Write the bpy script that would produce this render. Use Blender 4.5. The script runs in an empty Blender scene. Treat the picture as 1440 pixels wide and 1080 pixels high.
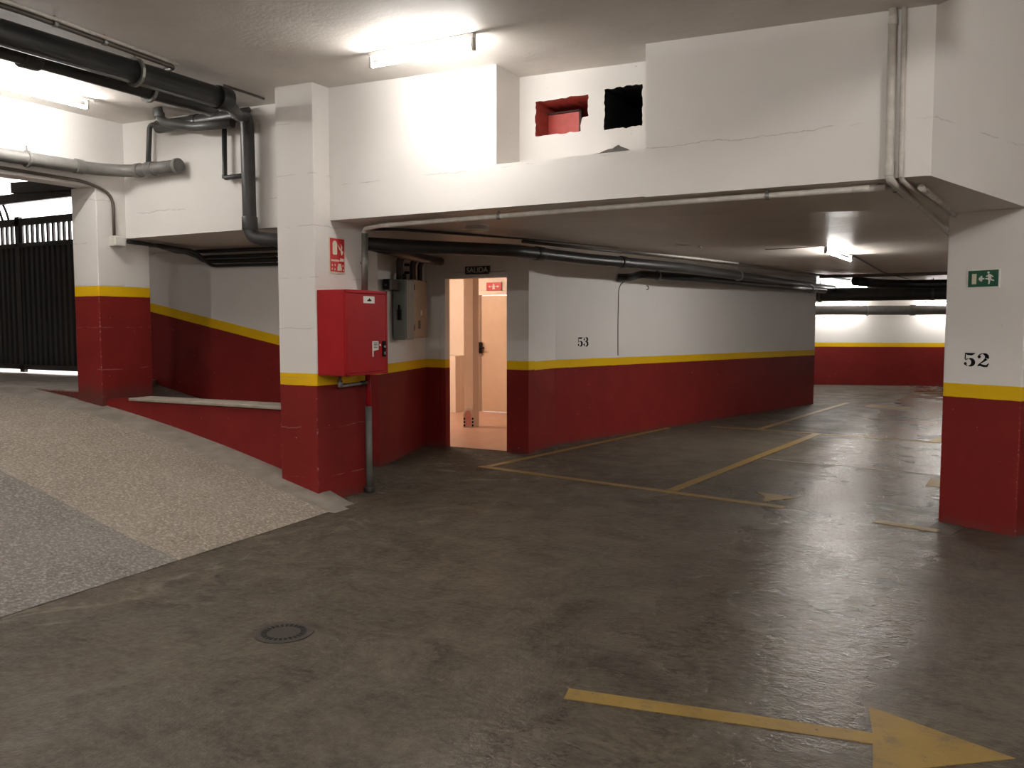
import bpy, bmesh, math, random
from mathutils import Vector, Matrix, noise as mnoise
random.seed(7)
R = math.radians
scn = bpy.context.scene
col = scn.collection
ORG = {}                                   # world origin of each object that parents others

# ------------------------------------------------------------------ materials
def new_mat(name):
    m = bpy.data.materials.new(name); m.use_nodes = True
    nt = m.node_tree
    b = nt.nodes['Principled BSDF']
    return m, nt, b
class NG:
    """tiny helper around a node tree"""
    def __init__(s, nt): s.nt = nt; s.L = nt.links
    def n(s, t, **k):
        x = s.nt.nodes.new(t)
        for a, v in k.items(): setattr(x, a, v)
        return x
    def put(s, sock, v):
        if hasattr(v, 'is_linked') or isinstance(v, bpy.types.NodeSocket): s.L.new(v, sock)
        else: sock.default_value = v
    def math(s, op, a, b=0.0, c=0.0, clamp=False):
        x = s.n('ShaderNodeMath', operation=op); x.use_clamp = clamp
        s.put(x.inputs[0], a); s.put(x.inputs[1], b); s.put(x.inputs[2], c)
        return x.outputs[0]
    def mix(s, f, a, b):
        x = s.n('ShaderNodeMix', data_type='RGBA')
        s.put(x.inputs['Factor'], f)
        s.put(x.inputs[6], a if not isinstance(a, tuple) else (*a, 1)[:4])
        s.put(x.inputs[7], b if not isinstance(b, tuple) else (*b, 1)[:4])
        return x.outputs[2]
    def noise(s, vec, scale, detail=4, rough=.55, dist=0.0):
        x = s.n('ShaderNodeTexNoise')
        x.inputs['Scale'].default_value = scale; x.inputs['Detail'].default_value = detail
        x.inputs['Roughness'].default_value = rough; x.inputs['Distortion'].default_value = dist
        if vec is not None: s.L.new(vec, x.inputs['Vector'])
        return x.outputs[0]
    def ramp(s, v, lo, hi, a=0.0, b=1.0):
        x = s.n('ShaderNodeMapRange'); x.clamp = True
        s.put(x.inputs[0], v)
        for i, k in enumerate((lo, hi, a, b)): x.inputs[i + 1].default_value = k
        return x.outputs[0]
    def scale(s, vec, v):
        x = s.n('ShaderNodeVectorMath', operation='MULTIPLY')
        s.L.new(vec, x.inputs[0]); x.inputs[1].default_value = v
        return x.outputs[0]
    def bump(s, h, strength, dist, normal=None):
        x = s.n('ShaderNodeBump'); x.inputs['Strength'].default_value = strength
        x.inputs['Distance'].default_value = dist
        s.L.new(h, x.inputs['Height'])
        if normal is not None: s.L.new(normal, x.inputs['Normal'])
        return x.outputs[0]

WHITE = (.79, .765, .735); RED = (.215, .0160, .0140); YEL = (.80, .50, .004)

def band_paint(name, z0=1.0, th=.105, sx=0.0, sy=0.0, x0=0.0, y0=0.0, chips=False, joints=False, cracks=False, white=WHITE):
    """white wall paint over a yellow stripe over red, split by height (stripe may follow a slope)"""
    m, nt, b = new_mat(name); g = NG(nt)
    geo = g.n('ShaderNodeNewGeometry'); P = geo.outputs['Position']
    sp = g.n('ShaderNodeSeparateXYZ'); g.L.new(P, sp.inputs[0])
    x, y, z = sp.outputs
    h = g.math('SUBTRACT', z, z0)
    if sx: h = g.math('SUBTRACT', h, g.math('MULTIPLY', g.math('SUBTRACT', x, x0), sx))
    if sy: h = g.math('SUBTRACT', h, g.math('MULTIPLY', g.math('SUBTRACT', y, y0), sy))
    wob = g.noise(P, 9, 3)
    h = g.math('ADD', h, g.math('MULTIPLY', g.math('SUBTRACT', wob, .5), .008))
    dirt = g.ramp(g.noise(P, 1.3, 6, .6), .35, .75)
    wh = g.mix(g.math('MULTIPLY', dirt, .35), white, tuple(c * k for c, k in zip(white, (.88, .86, .83))))
    spots = g.ramp(g.noise(P, 26, 2, .5), .76, .79)
    wh = g.mix(g.math('MULTIPLY', spots, .5), wh, (.35, .31, .27))
    rd = g.mix(g.ramp(g.noise(P, 2.2, 6, .65), .3, .8), RED, tuple(c * .72 for c in RED))
    scuff = g.ramp(g.noise(g.scale(P, (1.5, 1.5, 7)), 3.2, 5, .7), .66, .74)
    rd = g.mix(g.math('MULTIPLY', scuff, .16), rd, (.36, .10, .07))
    # grime and old splash marks next to the floor
    low = g.ramp(g.math('ADD', h, g.math('MULTIPLY', g.noise(P, 6, 4), .22)), -.93, -.80, 1, 0)
    rd = g.mix(g.math('MULTIPLY', low, .55), rd, (.085, .05, .04))
    nicks = g.ramp(g.noise(P, 38, 2, .4), .775, .79)
    rd = g.mix(g.math('MULTIPLY', nicks, .7), rd, (.55, .45, .40))
    yl = g.mix(g.math('MULTIPLY', dirt, .5), YEL, (.66, .38, .006))
    c = g.mix(g.math('GREATER_THAN', h, 0.0), rd, yl)
    c = g.mix(g.math('GREATER_THAN', h, th), c, wh)
    hgt = g.math('ADD', g.math('MULTIPLY', g.noise(P, 60, 4, .6), .5), g.math('MULTIPLY', g.noise(P, 7, 4), .6))
    if joints:      # mortar joints of the rendered block pier
        zz = g.math('ADD', z, g.math('MULTIPLY', g.math('SUBTRACT', g.noise(P, 5, 3), .5), .06))
        fr = g.math('ABSOLUTE', g.math('SUBTRACT', g.math('FRACT', g.math('MULTIPLY', zz, 2.3)), .5))
        brk = g.ramp(g.noise(P, 4, 3), .46, .56)
        line = g.math('MULTIPLY', g.ramp(fr, .0, .013, 1, 0), brk)
        hgt = g.math('SUBTRACT', hgt, g.math('MULTIPLY', line, .8))
        c = g.mix(g.math('MULTIPLY', line, .5), c, (.40, .27, .23))
    if cracks:
        q = g.math('ADD', g.math('MULTIPLY', x, .012), g.math('MULTIPLY', g.math('SUBTRACT', g.noise(P, 3.5, 6, .7), .5), .09))
        ck = g.ramp(g.math('ABSOLUTE', g.math('SUBTRACT', g.math('SUBTRACT', z, 2.80), q)), .0, .005, 1, 0)
        ck = g.math('MULTIPLY', ck, g.ramp(g.noise(P, 2.2, 3), .47, .55))
        hgt = g.math('SUBTRACT', hgt, g.math('MULTIPLY', ck, .7)); c = g.mix(g.math('MULTIPLY', ck, .5), c, (.33, .28, .24))
    nrm = g.bump(hgt, .35, .006)
    if chips:       # plaster showing along knocked corners
        bv = g.n('ShaderNodeBevel', samples=4); bv.inputs['Radius'].default_value = .012
        dp = g.n('ShaderNodeVectorMath', operation='DOT_PRODUCT')
        g.L.new(bv.outputs[0], dp.inputs[0]); g.L.new(geo.outputs['Normal'], dp.inputs[1])
        e = g.ramp(dp.outputs['Value'], .93, .985, 1, 0)
        e = g.math('MULTIPLY', e, g.ramp(g.noise(P, 34, 4, .7), .56, .62))
        c = g.mix(g.math('MULTIPLY', e, .75), c, (.62, .55, .50))
    g.L.new(c, b.inputs['Base Color']); g.L.new(nrm, b.inputs['Normal'])
    b.inputs['Roughness'].default_value = .6; b.inputs['Specular IOR Level'].default_value = .2
    return m

def plain(name, c, rough=.5, metal=0.0, var=.12, nscale=8, bump=0.0, bscale=60, spec=.5):
    m, nt, b = new_mat(name); g = NG(nt)
    P = g.n('ShaderNodeNewGeometry').outputs['Position']
    f = g.ramp(g.noise(P, nscale, 5, .6), .3, .75)
    cc = g.mix(f, c, tuple(k * (1 - var) for k in c))
    g.L.new(cc, b.inputs['Base Color'])
    b.inputs['Roughness'].default_value = rough; b.inputs['Metallic'].default_value = metal
    b.inputs['Specular IOR Level'].default_value = spec
    if bump: g.L.new(g.bump(g.noise(P, bscale, 4), bump, .004), b.inputs['Normal'])
    return m

def floor_mat():
    m, nt, b = new_mat('garage_floor'); g = NG(nt)
    P = g.n('ShaderNodeNewGeometry').outputs['Position']
    big = g.noise(P, .55, 6, .62, .6); mid = g.noise(P, 2.6, 9, .74, 1.1); fin = g.noise(g.scale(P, (1, 1.6, 1)), 17, 6, .75)
    c = g.mix(g.ramp(mid, .36, .64), (.024, .019, .014), (.116, .097, .073))
    c = g.mix(g.math('MULTIPLY', g.ramp(big, .38, .62), .55), c, (.070, .058, .044))
    c = g.mix(g.math('MULTIPLY', g.ramp(fin, .44, .66), .55), c, (.150, .127, .097))
    # rusty brown drifts and pale dusty patches near the foot of the ramp
    sp = g.n('ShaderNodeSeparateXYZ'); g.L.new(P, sp.inputs[0])
    near = g.ramp(sp.outputs[0], -4.9, -2.6, 1, 0)
    rust = g.math('MULTIPLY', g.ramp(g.noise(P, 1.4, 5, .6, 1.2), .52, .70), near)
    c = g.mix(g.math('MULTIPLY', rust, .45), c, (.125, .078, .042))
    dust = g.math('MULTIPLY', g.ramp(g.noise(P, 2.0, 7, .7, 1.5), .55, .68), near)
    c = g.mix(g.math('MULTIPLY', dust, .65), c, (.27, .235, .19))
    seal = g.ramp(g.noise(P, .8, 6, .6, 1.0), .46, .58)
    oil = g.ramp(g.noise(P, 1.2, 7, .7, 2.0), .56, .72)
    c = g.mix(g.math('MULTIPLY', oil, .4), c, (.034, .028, .022))
    g.L.new(c, b.inputs['Base Color'])
    rr = g.math('ADD', g.ramp(g.noise(P, 1.7, 5, .65, .8), .35, .68, .40, .60), g.math('MULTIPLY', near, .26))
    lane = g.math('MULTIPLY', g.ramp(sp.outputs[0], -1.9, -1.35, 0, 1), g.ramp(sp.outputs[0], -.45, -.05, 1, 0))   # lane polished by tyres
    lane = g.math('MULTIPLY', lane, g.ramp(g.noise(P, 1.5, 3, .5, .3), .22, .55, .35, 1))
    rr = g.math('MAXIMUM', g.math('SUBTRACT', rr, g.math('MULTIPLY', lane, .33)), .15)
    g.L.new(rr, b.inputs['Roughness'])
    g.L.new(g.math('ADD', g.math('MULTIPLY', lane, .26), .20), b.inputs['Specular IOR Level'])
    hh = g.math('ADD', g.math('MULTIPLY', g.noise(P, 19, 4, .62), 1.0), g.math('MULTIPLY', g.noise(P, 75, 3, .6), .25))
    g.L.new(g.bump(hh, .7, .011), b.inputs['Normal'])
    return m

def ramp_mat(name, c1, c2):
    m, nt, b = new_mat(name); g = NG(nt)
    P = g.n('ShaderNodeNewGeometry').outputs['Position']
    c = g.mix(g.ramp(g.noise(P, 1.6, 6, .65), .32, .7), c1, c2)
    ag = g.noise(P, 48, 4, .7)
    c = g.mix(g.ramp(ag, .50, .62), c, tuple(k * 1.55 for k in c2))
    c = g.mix(g.ramp(ag, .40, .30), c, tuple(k * .42 for k in c1))
    g.L.new(c, b.inputs['Base Color']); b.inputs['Roughness'].default_value = .85
    b.inputs['Specular IOR Level'].default_value = .2
    g.L.new(g.bump(ag, .8, .008), b.inputs['Normal'])
    return m

def ceil_mat(name, c, lines=False):
    m, nt, b = new_mat(name); g = NG(nt)
    P = g.n('ShaderNodeNewGeometry').outputs['Position']
    cc = g.mix(g.ramp(g.noise(P, 1.1, 7, .65), .35, .7), c, tuple(k * .84 for k in c))
    cc = g.mix(g.math('MULTIPLY', g.ramp(g.noise(P, 5, 5, .7), .62, .72), .18), cc, (.45, .36, .27))
    g.L.new(cc, b.inputs['Base Color'])
    h = g.math('ADD', g.noise(P, 34, 5, .65), g.math('MULTIPLY', g.noise(P, 6, 4), 1.2))
    if lines:       # board marks of the slab shuttering run across the bays
        sp = g.n('ShaderNodeSeparateXYZ'); g.L.new(P, sp.inputs[0])
        w = g.math('ADD', g.math('MULTIPLY', sp.outputs[1], .9), g.math('MULTIPLY', g.noise(P, .6, 3), .5))
        fr = g.math('ABSOLUTE', g.math('SUBTRACT', g.math('FRACT', w), .5))
        h = g.math('ADD', h, g.math('MULTIPLY', g.ramp(fr, 0, .04), 1.0))
    g.L.new(g.bump(h, .3, .008), b.inputs['Normal'])
    b.inputs['Roughness'].default_value = .62 if not lines else .38
    b.inputs['Specular IOR Level'].default_value = .25 if not lines else .4
    return m

def line_mat():
    m, nt, b = new_mat('worn_yellow_floor_paint'); g = NG(nt)
    P = g.n('ShaderNodeNewGeometry').outputs['Position']
    c = g.mix(g.ramp(g.noise(P, 3, 5, .6), .3, .7), (.28, .178, .036), (.215, .132, .030))
    w = g.ramp(g.noise(P, 9, 7, .75), .53, .66)
    c = g.mix(g.math('MULTIPLY', w, .55), c, (.085, .068, .046))
    c = g.mix(g.ramp(g.noise(P, 40, 2, .5), .70, .74), c, (.06, .05, .04))
    g.L.new(c, b.inputs['Base Color']); b.inputs['Roughness'].default_value = .45
    g.L.new(g.bump(g.noise(P, 30, 4), .25, .004), b.inputs['Normal'])
    return m

def emit(name, c, s):
    m, nt, b = new_mat(name)
    b.inputs['Base Color'].default_value = (*c, 1)
    b.inputs['Emission Color'].default_value = (*c, 1)
    b.inputs['Emission Strength'].default_value = s
    return m

M = {}
M['paint'] = band_paint('wall_paint', 1.005)
M['paint_pier'] = band_paint('pier_paint', 1.025, chips=True, joints=True)
M['paint_pier_r'] = band_paint('pier_paint_plain', .995, chips=True)
M['paint_gate'] = band_paint('gate_pier_paint', 1.845, chips=True, joints=True)
M['paint_slope'] = band_paint('sloping_stripe_paint', 1.70, th=.112, sx=-.183, x0=-9.29)
M['paint_side'] = band_paint('side_wall_paint', 1.01)
M['paint_bay'] = band_paint('bay_wall_paint', .995, sy=-.005, y0=9.8)
M['paint_far'] = band_paint('far_wall_paint', .985)
M['white'] = band_paint('upper_wall_paint', -50, cracks=True)
M['ceiling'] = ceil_mat('ceiling_plaster', (.78, .735, .685))
M['slab'] = ceil_mat('low_slab_soffit', (.74, .675, .60), True)
M['floor'] = floor_mat()
M['ramp_a'] = ramp_mat('ramp_concrete_warm', (.235, .20, .165), (.30, .262, .22))
M['ramp_b'] = ramp_mat('ramp_concrete_grey', (.165, .152, .138), (.225, .208, .19))
M['cement'] = plain('smooth_cement', (.30, .265, .225), .8, var=.45, nscale=5, bump=.5, bscale=40)
M['coping'] = plain('concrete_coping', (.42, .37, .31), .8, var=.4, nscale=6, bump=.4)
M['line'] = line_mat()
M['pipe_dark'] = plain('dark_grey_plastic', (.042, .041, .040), .38, var=.35)
M['pipe_black'] = plain('black_plastic', (.016, .017, .017), .36, var=.3)
M['pipe_grey'] = plain('grey_plastic', (.17, .165, .155), .45, var=.3, nscale=12)
M['pipe_mid'] = plain('mid_grey_plastic', (.085, .085, .082), .42, var=.3)
M['conduit'] = plain('painted_conduit', (.68, .64, .58), .5, var=.3, nscale=14)
M['conduit_brown'] = plain('dull_brown_conduit', (.10, .078, .060), .5, var=.4, nscale=14)
M['galv'] = plain('galvanised_steel', (.30, .30, .28), .42, .6, var=.3, nscale=20)
M['steel_green'] = plain('green_grey_pipe_paint', (.17, .185, .16), .5, var=.3, nscale=18)
M['red_gloss'] = plain('red_enamel', (.34, .007, .011), .45, var=.1, spec=.22)
M['red_sign'] = plain('red_sign_face', (.55, .008, .014), .4, var=.06)
M['green_sign'] = plain('green_sign_face', (.006, .095, .045), .4, var=.08)
M['sign_white'] = plain('sign_white', (.80, .78, .72), .5, var=.06)
M['sign_cream'] = plain('luminous_cream', (.72, .68, .52), .5, var=.06)
M['black'] = plain('black_paint', (.006, .006, .006), .7, var=.2, spec=.15)
M['dark_void'] = plain('near_black_hollow', (.006, .006, .006), .9, var=.3)  # near-black inside the duct hole; also stands in for shade in drain slots
M['plate_dark'] = plain('dark_sign_plate', (.030, .028, .022), .4, var=.2)
M['plate_text'] = plain('faded_cream_letters', (.62, .60, .50), .5, var=.1)
M['box_grey'] = plain('grey_green_steel', (.21, .225, .205), .45, var=.15)
M['box_beige'] = plain('beige_steel', (.42, .335, .25), .5, var=.15)
M['gate'] = plain('black_gate_paint', (.016, .015, .013), .45, var=.25)
M['housing'] = plain('white_lamp_housing', (.72, .71, .68), .4, var=.06)
M['holder'] = plain('lamp_holder_plastic', (.45, .42, .37), .5, var=.1)
M['iron'] = plain('cast_iron', (.058, .050, .043), .5, .3, var=.35, nscale=30, bump=.4, bscale=90)
M['mortar'] = plain('loose_mortar', (.20, .185, .17), .95, var=.4, nscale=30, bump=.8)
M['niche_red'] = plain('red_primer', (.58, .13, .10), .7, var=.3, nscale=14)
M['hatch_red'] = plain('red_hatch_paint', (.60, .075, .055), .5, var=.25, nscale=16)
M['hatch_edge'] = plain('dark_hatch_edge', (.05, .018, .014), .7)
M['patch'] = plain('repair_mortar', (.13, .115, .095), .7, var=.4, nscale=12)
M['room_wall'] = plain('vestibule_plaster', (.84, .72, .62), .6, var=.05)
M['room_floor'] = plain('pinkish_floor_tiles', (.66, .40, .30), .35, var=.15, nscale=5)
M['room_door'] = plain('cream_door_paint', (.74, .55, .40), .45, var=.06)
M['plaster_pink'] = plain('pink_plaster', (.75, .36, .33), .5, var=.15)
M['street'] = plain('street_paving', (.62, .58, .56), .8, var=.2)
M['facade'] = plain('pale_pink_facade', (.80, .66, .64), .8, var=.1)
M['lens'] = plain('milky_lens', (.50, .44, .37), .3, var=.1)
TW = (1.0, .965, .92)
M['tube_hi'] = emit('lit_tube', TW, 74)
M['fill_right'] = emit('fill_tube_right', TW, 560)  # unseen fill added to brighten the right side
M['fill_back'] = emit('fill_tube_back', TW, 290)  # unseen fill added behind the viewpoint
M['tube_left'] = emit('lit_tube_left', TW, 85)
M['tube_lo'] = emit('lit_tube_low', TW, 95)
M['tube_far'] = emit('lit_tube_far', TW, 75)
M['tube_warm'] = emit('lit_tube_warm', (1.0, .80, .63), 160)

# ------------------------------------------------------------------ mesh builder
class MB:
    def __init__(s): s.bm = bmesh.new()
    def poly(s, pts, mi=0):
        f = s.bm.faces.new([s.bm.verts.new(p) for p in pts]); f.material_index = mi; return f
    def box(s, a, b, mi=0):
        x0, y0, z0 = (min(i, j) for i, j in zip(a, b)); x1, y1, z1 = (max(i, j) for i, j in zip(a, b))
        return s.prism([(x0, y0), (x1, y0), (x1, y1), (x0, y1)], z0, z1, mi)
    def prism(s, pts, z0, z1, mi=0):
        """vertical prism over a counter-clockwise outline; z0/z1 may be lists"""
        n = len(pts)
        A = z0 if isinstance(z0, (list, tuple)) else [z0] * n
        B = z1 if isinstance(z1, (list, tuple)) else [z1] * n
        lo = [s.bm.verts.new((p[0], p[1], z)) for p, z in zip(pts, A)]
        hi = [s.bm.verts.new((p[0], p[1], z)) for p, z in zip(pts, B)]
        fs = [s.bm.faces.new(lo[::-1]), s.bm.faces.new(hi)]
        for i in range(n):
            j = (i + 1) % n
            fs.append(s.bm.faces.new((lo[i], lo[j], hi[j], hi[i])))
        for f in fs: f.material_index = mi
        return fs
    def obox(s, o, u, v, w, mi=0):
        """box from a corner and three edge vectors"""
        o, u, v, w = map(Vector, (o, u, v, w))
        if u.cross(v).dot(w) < 0: u, v = v, u
        c = [o, o + u, o + u + v, o + v]
        lo = [s.bm.verts.new(p) for p in c]; hi = [s.bm.verts.new(p + w) for p in c]
        fs = [s.bm.faces.new(lo[::-1]), s.bm.faces.new(hi)]
        for i in range(4):
            j = (i + 1) % 4; fs.append(s.bm.faces.new((lo[i], lo[j], hi[j], hi[i])))
        for f in fs: f.material_index = mi
    def slab(s, o, u, v, n, outline, t, mi=0):
        """outline (in u,v units) extruded by t along n"""
        o, u, v, n = map(Vector, (o, u, v, n))
        a = [o + u * p[0] + v * p[1] for p in outline]
        if (u.cross(v)).dot(n) < 0: a = a[::-1]
        if sum(outline[i][0] * outline[(i + 1) % len(outline)][1] - outline[(i + 1) % len(outline)][0] * outline[i][1]
               for i in range(len(outline))) < 0: a = a[::-1]
        lo = [s.bm.verts.new(p) for p in a]; hi = [s.bm.verts.new(p + n * t) for p in a]
        k = len(a)
        fs = [s.bm.faces.new(lo[::-1]), s.bm.faces.new(hi)]
        for i in range(k):
            j = (i + 1) % k; fs.append(s.bm.faces.new((lo[i], lo[j], hi[j], hi[i])))
        for f in fs: f.material_index = mi
    def tube(s, pts, r, bend=.06, seg=14, steps=6, caps=True):
        """round pipe along a polyline with rounded elbows"""
        P = [Vector(p) for p in pts]; path = [P[0]]
        for i in range(1, len(P) - 1):
            a, b, c = P[i - 1], P[i], P[i + 1]
            d1 = (a - b); d2 = (c - b); l = min(bend, d1.length * .45, d2.length * .45)
            p0 = b + d1.normalized() * l; p1 = b + d2.normalized() * l
            for k in range(steps + 1):
                t = k / steps
                path.append(p0 * (1 - t) ** 2 + b * 2 * t * (1 - t) + p1 * t * t)
        path.append(P[-1])
        t0 = (path[1] - path[0]).normalized()
        up = Vector((0, 0, 1)) if abs(t0.z) < .9 else Vector((1, 0, 0))
        nx = t0.cross(up).normalized(); rings = []
        for i, p in enumerate(path):
            if i == 0: t = t0
            elif i == len(path) - 1: t = (path[i] - path[i - 1]).normalized()
            else: t = ((path[i] - path[i - 1]).normalized() + (path[i + 1] - path[i]).normalized()).normalized()
            nx = (nx - t * nx.dot(t)).normalized(); ny = t.cross(nx)
            rings.append([s.bm.verts.new(p + (nx * math.cos(2 * math.pi * k / seg) + ny * math.sin(2 * math.pi * k / seg)) * r) for k in range(seg)])
        for a, b in zip(rings, rings[1:]):
            for k in range(seg):
                f = s.bm.faces.new((a[k], a[(k + 1) % seg], b[(k + 1) % seg], b[k])); f.smooth = True
        if caps:
            s.bm.faces.new(rings[0][::-1]); s.bm.faces.new(rings[-1])
    def ring(s, c, axis, r0, r1, h, seg=40):
        c = Vector(c); ax = Vector(axis).normalized()
        u = ax.orthogonal().normalized(); v = ax.cross(u); L = []
        for k in range(seg):
            d = u * math.cos(2 * math.pi * k / seg) + v * math.sin(2 * math.pi * k / seg)
            L.append([s.bm.verts.new(c + d * r0), s.bm.verts.new(c + d * r1), s.bm.verts.new(c + d * r1 + ax * h), s.bm.verts.new(c + d * r0 + ax * h)])
        for k in range(seg):
            a, b = L[k], L[(k + 1) % seg]
            for i in range(4):
                j = (i + 1) % 4; s.bm.faces.new((a[i], b[i], b[j], a[j]))
    def build(s, name, mats, parent=None, bevel=0.0, seg=2):
        if not isinstance(mats, (list, tuple)): mats = [mats]
        bmesh.ops.recalc_face_normals(s.bm, faces=s.bm.faces[:])
        me = bpy.data.meshes.new(name); s.bm.to_mesh(me); s.bm.free()
        for m in mats: me.materials.append(m)
        o = bpy.data.objects.new(name, me); col.objects.link(o)
        if parent is not None:
            off = ORG[parent.name]; me.transform(Matrix.Translation(-off)); o.parent = parent; ORG[o.name] = off
        else:
            ORG[o.name] = Vector((0, 0, 0))
        if bevel:
            md = o.modifiers.new('bevel', 'BEVEL'); md.width = bevel; md.segments = seg; md.limit_method = 'ANGLE'; md.angle_limit = R(40)
        return o

def tag(o, label, cat, group=None, kind=None):
    o['label'] = label; o['category'] = cat
    if group: o['group'] = group
    if kind: o['kind'] = kind
    return o
def rebase(o):
    """put a one-mesh thing's origin in the middle of its base"""
    me = o.data; vs = [v.co for v in me.vertices]
    c = Vector(((min(v.x for v in vs) + max(v.x for v in vs)) / 2, (min(v.y for v in vs) + max(v.y for v in vs)) / 2, min(v.z for v in vs)))
    me.transform(Matrix.Translation(-c)); o.location = c; return o
def thing(name, label, cat, loc, group=None):
    o = bpy.data.objects.new(name, None); o.empty_display_size = .1; col.objects.link(o)
    o.location = loc; ORG[o.name] = Vector(loc)
    return tag(o, label, cat, group)
def struct(o, label=None, cat=None):
    o['kind'] = 'structure'
    if label: o['label'] = label
    if cat: o['category'] = cat
    return o
def bx(a, b):
    m = MB(); m.box(a, b); return m
def tb(pts, r, **k):
    m = MB(); m.tube(pts, r, **k); return m
def zc(x): return 3.435 - .027 * x       # the high ceiling falls slightly to the right

# ================================================================== THE SHELL
m = MB(); m.poly([(-8.6, -5, 0), (5.2, -5, 0), (5.2, 25, 0), (-8.6, 25, 0)])
struct(m.build('floor', M['floor']), 'dark stained glossy concrete garage floor', 'floor')

# ramp climbing to the left through the opening
prof = [(-4.70, .004), (-4.76, .016), (-5.1, .095), (-5.5, .19), (-5.9, .285), (-6.3, .375), (-6.8, .475), (-7.3, .565), (-7.8, .645), (-8.2, .70),
        (-8.6, .752), (-9.0, .795), (-9.4, .822), (-10., .838), (-11, .84), (-16, .84)]
def ramp_z(x):
    for (xa, za), (xb, zb) in zip(prof, prof[1:]):
        if xb <= x <= xa: return za + (zb - za) * (xa - x) / (xa - xb)
    return 0 if x > -4.7 else .84
def foot(x, y):                    # the foot of the ramp runs slightly askew
    return x + (.19 - .068 * (y - 2.5) if x > -5 else 0) if y < 6 else x
m = MB(); ys = [(.3, 1), (2.0, 1), (3.77, 0), (5.40, 0), (5.72, 0)]
grid = []
for x, z in prof:
    row = []
    for y, _ in ys:
        row.append(m.bm.verts.new((foot(x, y), y, z + (.035 if (y > 5.6 and x < -4.9) else 0))))
    grid.append(row)
for i in range(len(prof) - 1):
    for j in range(len(ys) - 1):
        f = m.bm.faces.new((grid[i][j], grid[i + 1][j], grid[i + 1][j + 1], grid[i][j + 1]))
        f.material_index = 1 if j < 2 else (2 if j == 3 else 0)
struct(m.build('floor_ramp', [M['ramp_a'], M['ramp_b'], M['cement']]), 'rough concrete vehicle ramp rising to the left', 'ramp')

# cement kerb at the right foot of the ramp
m = MB()
m.slab((0, 5.36, 0), (1, 0, 0), (0, 0, 1), (0, 1, 0), [(-4.74, 0), (-4.64, .0), (-4.76, .022), (-5.0, .082), (-5.45, .190), (-5.45, .15)], .20)
k = m.build('trim_1', M['cement'], bevel=.015)
struct(k, 'worn cement kerb strip along the ramp edge below the red pillar', 'kerb')

# pale platform beside the top of the ramp, in front of the gate
m = MB(); m.prism([(-16, 5.70), (-8.38, 5.70), (-8.38, 6.25), (-9.3, 7.36), (-9.3, 7.55), (-16, 7.55)], .3, .845)
struct(m.build('floor_platform', [M['cement']]), 'grey cement platform in front of the black gate', 'floor')
m = MB(); m.box((-9.9, 5.675, .3), (-8.38, 5.72, .835))
struct(m.build('wall_platform', M['paint_gate']), 'low red edge of the platform left of the gate pillar', 'wall')

# high ceiling
m = MB()
lowc = [(-8.6, -5.2), (3.6, -5.2), (.62, 4.85), (.02, 5.42), (-.18, 5.68), (-.32, 5.785), (-.32, 6.5), (-8.6, 6.5)]
m.poly([(x, y, zc(min(x, -.3))) for x, y in lowc])
step = lowc[1:6]                       # unseen step up, shaped to keep ceiling shade off the upper wall
for a, b in zip(step, step[1:]):
    m.poly([(a[0], a[1], zc(-.3)), (b[0], b[1], zc(-.3)), (b[0], b[1], 4.25), (a[0], a[1], 4.25)])
m.poly([(p[0], p[1], 4.25) for p in step] + [(2.0, 12.3, 4.25), (5.2, 12.3, 4.25), (5.2, -5.2, 4.25)])
bmesh.ops.triangulate(m.bm, faces=m.bm.faces[:])
struct(m.build('ceiling', M['ceiling']), 'pale plaster ceiling over the entrance', 'ceiling')

# low slab over the parking bays
m = MB(); o1 = m.bm.verts.new
pts = [(-8.38, 5.99, 2.46), (-5.0, 5.99, 2.45), (-5.0, 5.78, 2.45), (-.32, 5.78, 2.442), (.22, 7.17, 2.385), (.5, 7.9, 2.40), (2.72, 12, 2.45), (5.2, 12, 2.45), (5.2, 25, 2.45), (-8.6, 25, 2.45), (-9.42, 12, 2.46), (-9.42, 7.4, 2.46), (-8.38, 6.25, 2.46)]
m.poly(pts)
bmesh.ops.triangulate(m.bm, faces=m.bm.faces[:])
struct(m.build('ceiling_low', M['slab']), 'low brownish slab soffit over the parking bays', 'ceiling')

# beam wall above the bays with its alcove
def jag(x0, x1, z0, z1, amp, n=9, seed=1):
    rnd = random.Random(seed); p = []
    cs = [(x0, z0), (x1, z0), (x1, z1), (x0, z1)]
    for i in range(4):
        a, b = cs[i], cs[(i + 1) % 4]
        for k in range(n):
            t = k / n; q = 0 if k == 0 else rnd.uniform(-amp, amp)
            dx, dz = b[0] - a[0], b[1] - a[1]; l = math.hypot(dx, dz)
            p.append((a[0] + dx * t - dz / l * q, a[1] + dz * t + dx / l * q))
    return p
m = MB()
m.box((-5.05, 5.77, 2.45), (-3.335, 6.15, 4.0)); m.box((-2.135, 5.77, 2.445), (-.32, 6.15, 4.0)); m.box((-3.335, 5.77, 2.45), (-2.135, 6.15, 2.78))
AY = 6.14
h1 = jag(-3.19, -2.735, 3.045, 3.315, .006, 12, 3); h2 = jag(-2.60, -2.295, 3.03, 3.335, .006, 12, 5)
bm = m.bm
def loop(pts, y):
    vs = [bm.verts.new((p[0], y, p[1])) for p in pts]
    return vs, [bm.edges.new((vs[i], vs[(i + 1) % len(vs)])) for i in range(len(vs))]
vo, eo = loop([(-3.34, 2.7), (-2.13, 2.7), (-2.13, 4.0), (-3.34, 4.0)], AY)
v1, e1 = loop(h1, AY); v2, e2 = loop(h2, AY)
bmesh.ops.triangle_fill(bm, use_beauty=True, use_dissolve=False, edges=eo + e1 + e2, normal=(0, -1, 0))
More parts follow.
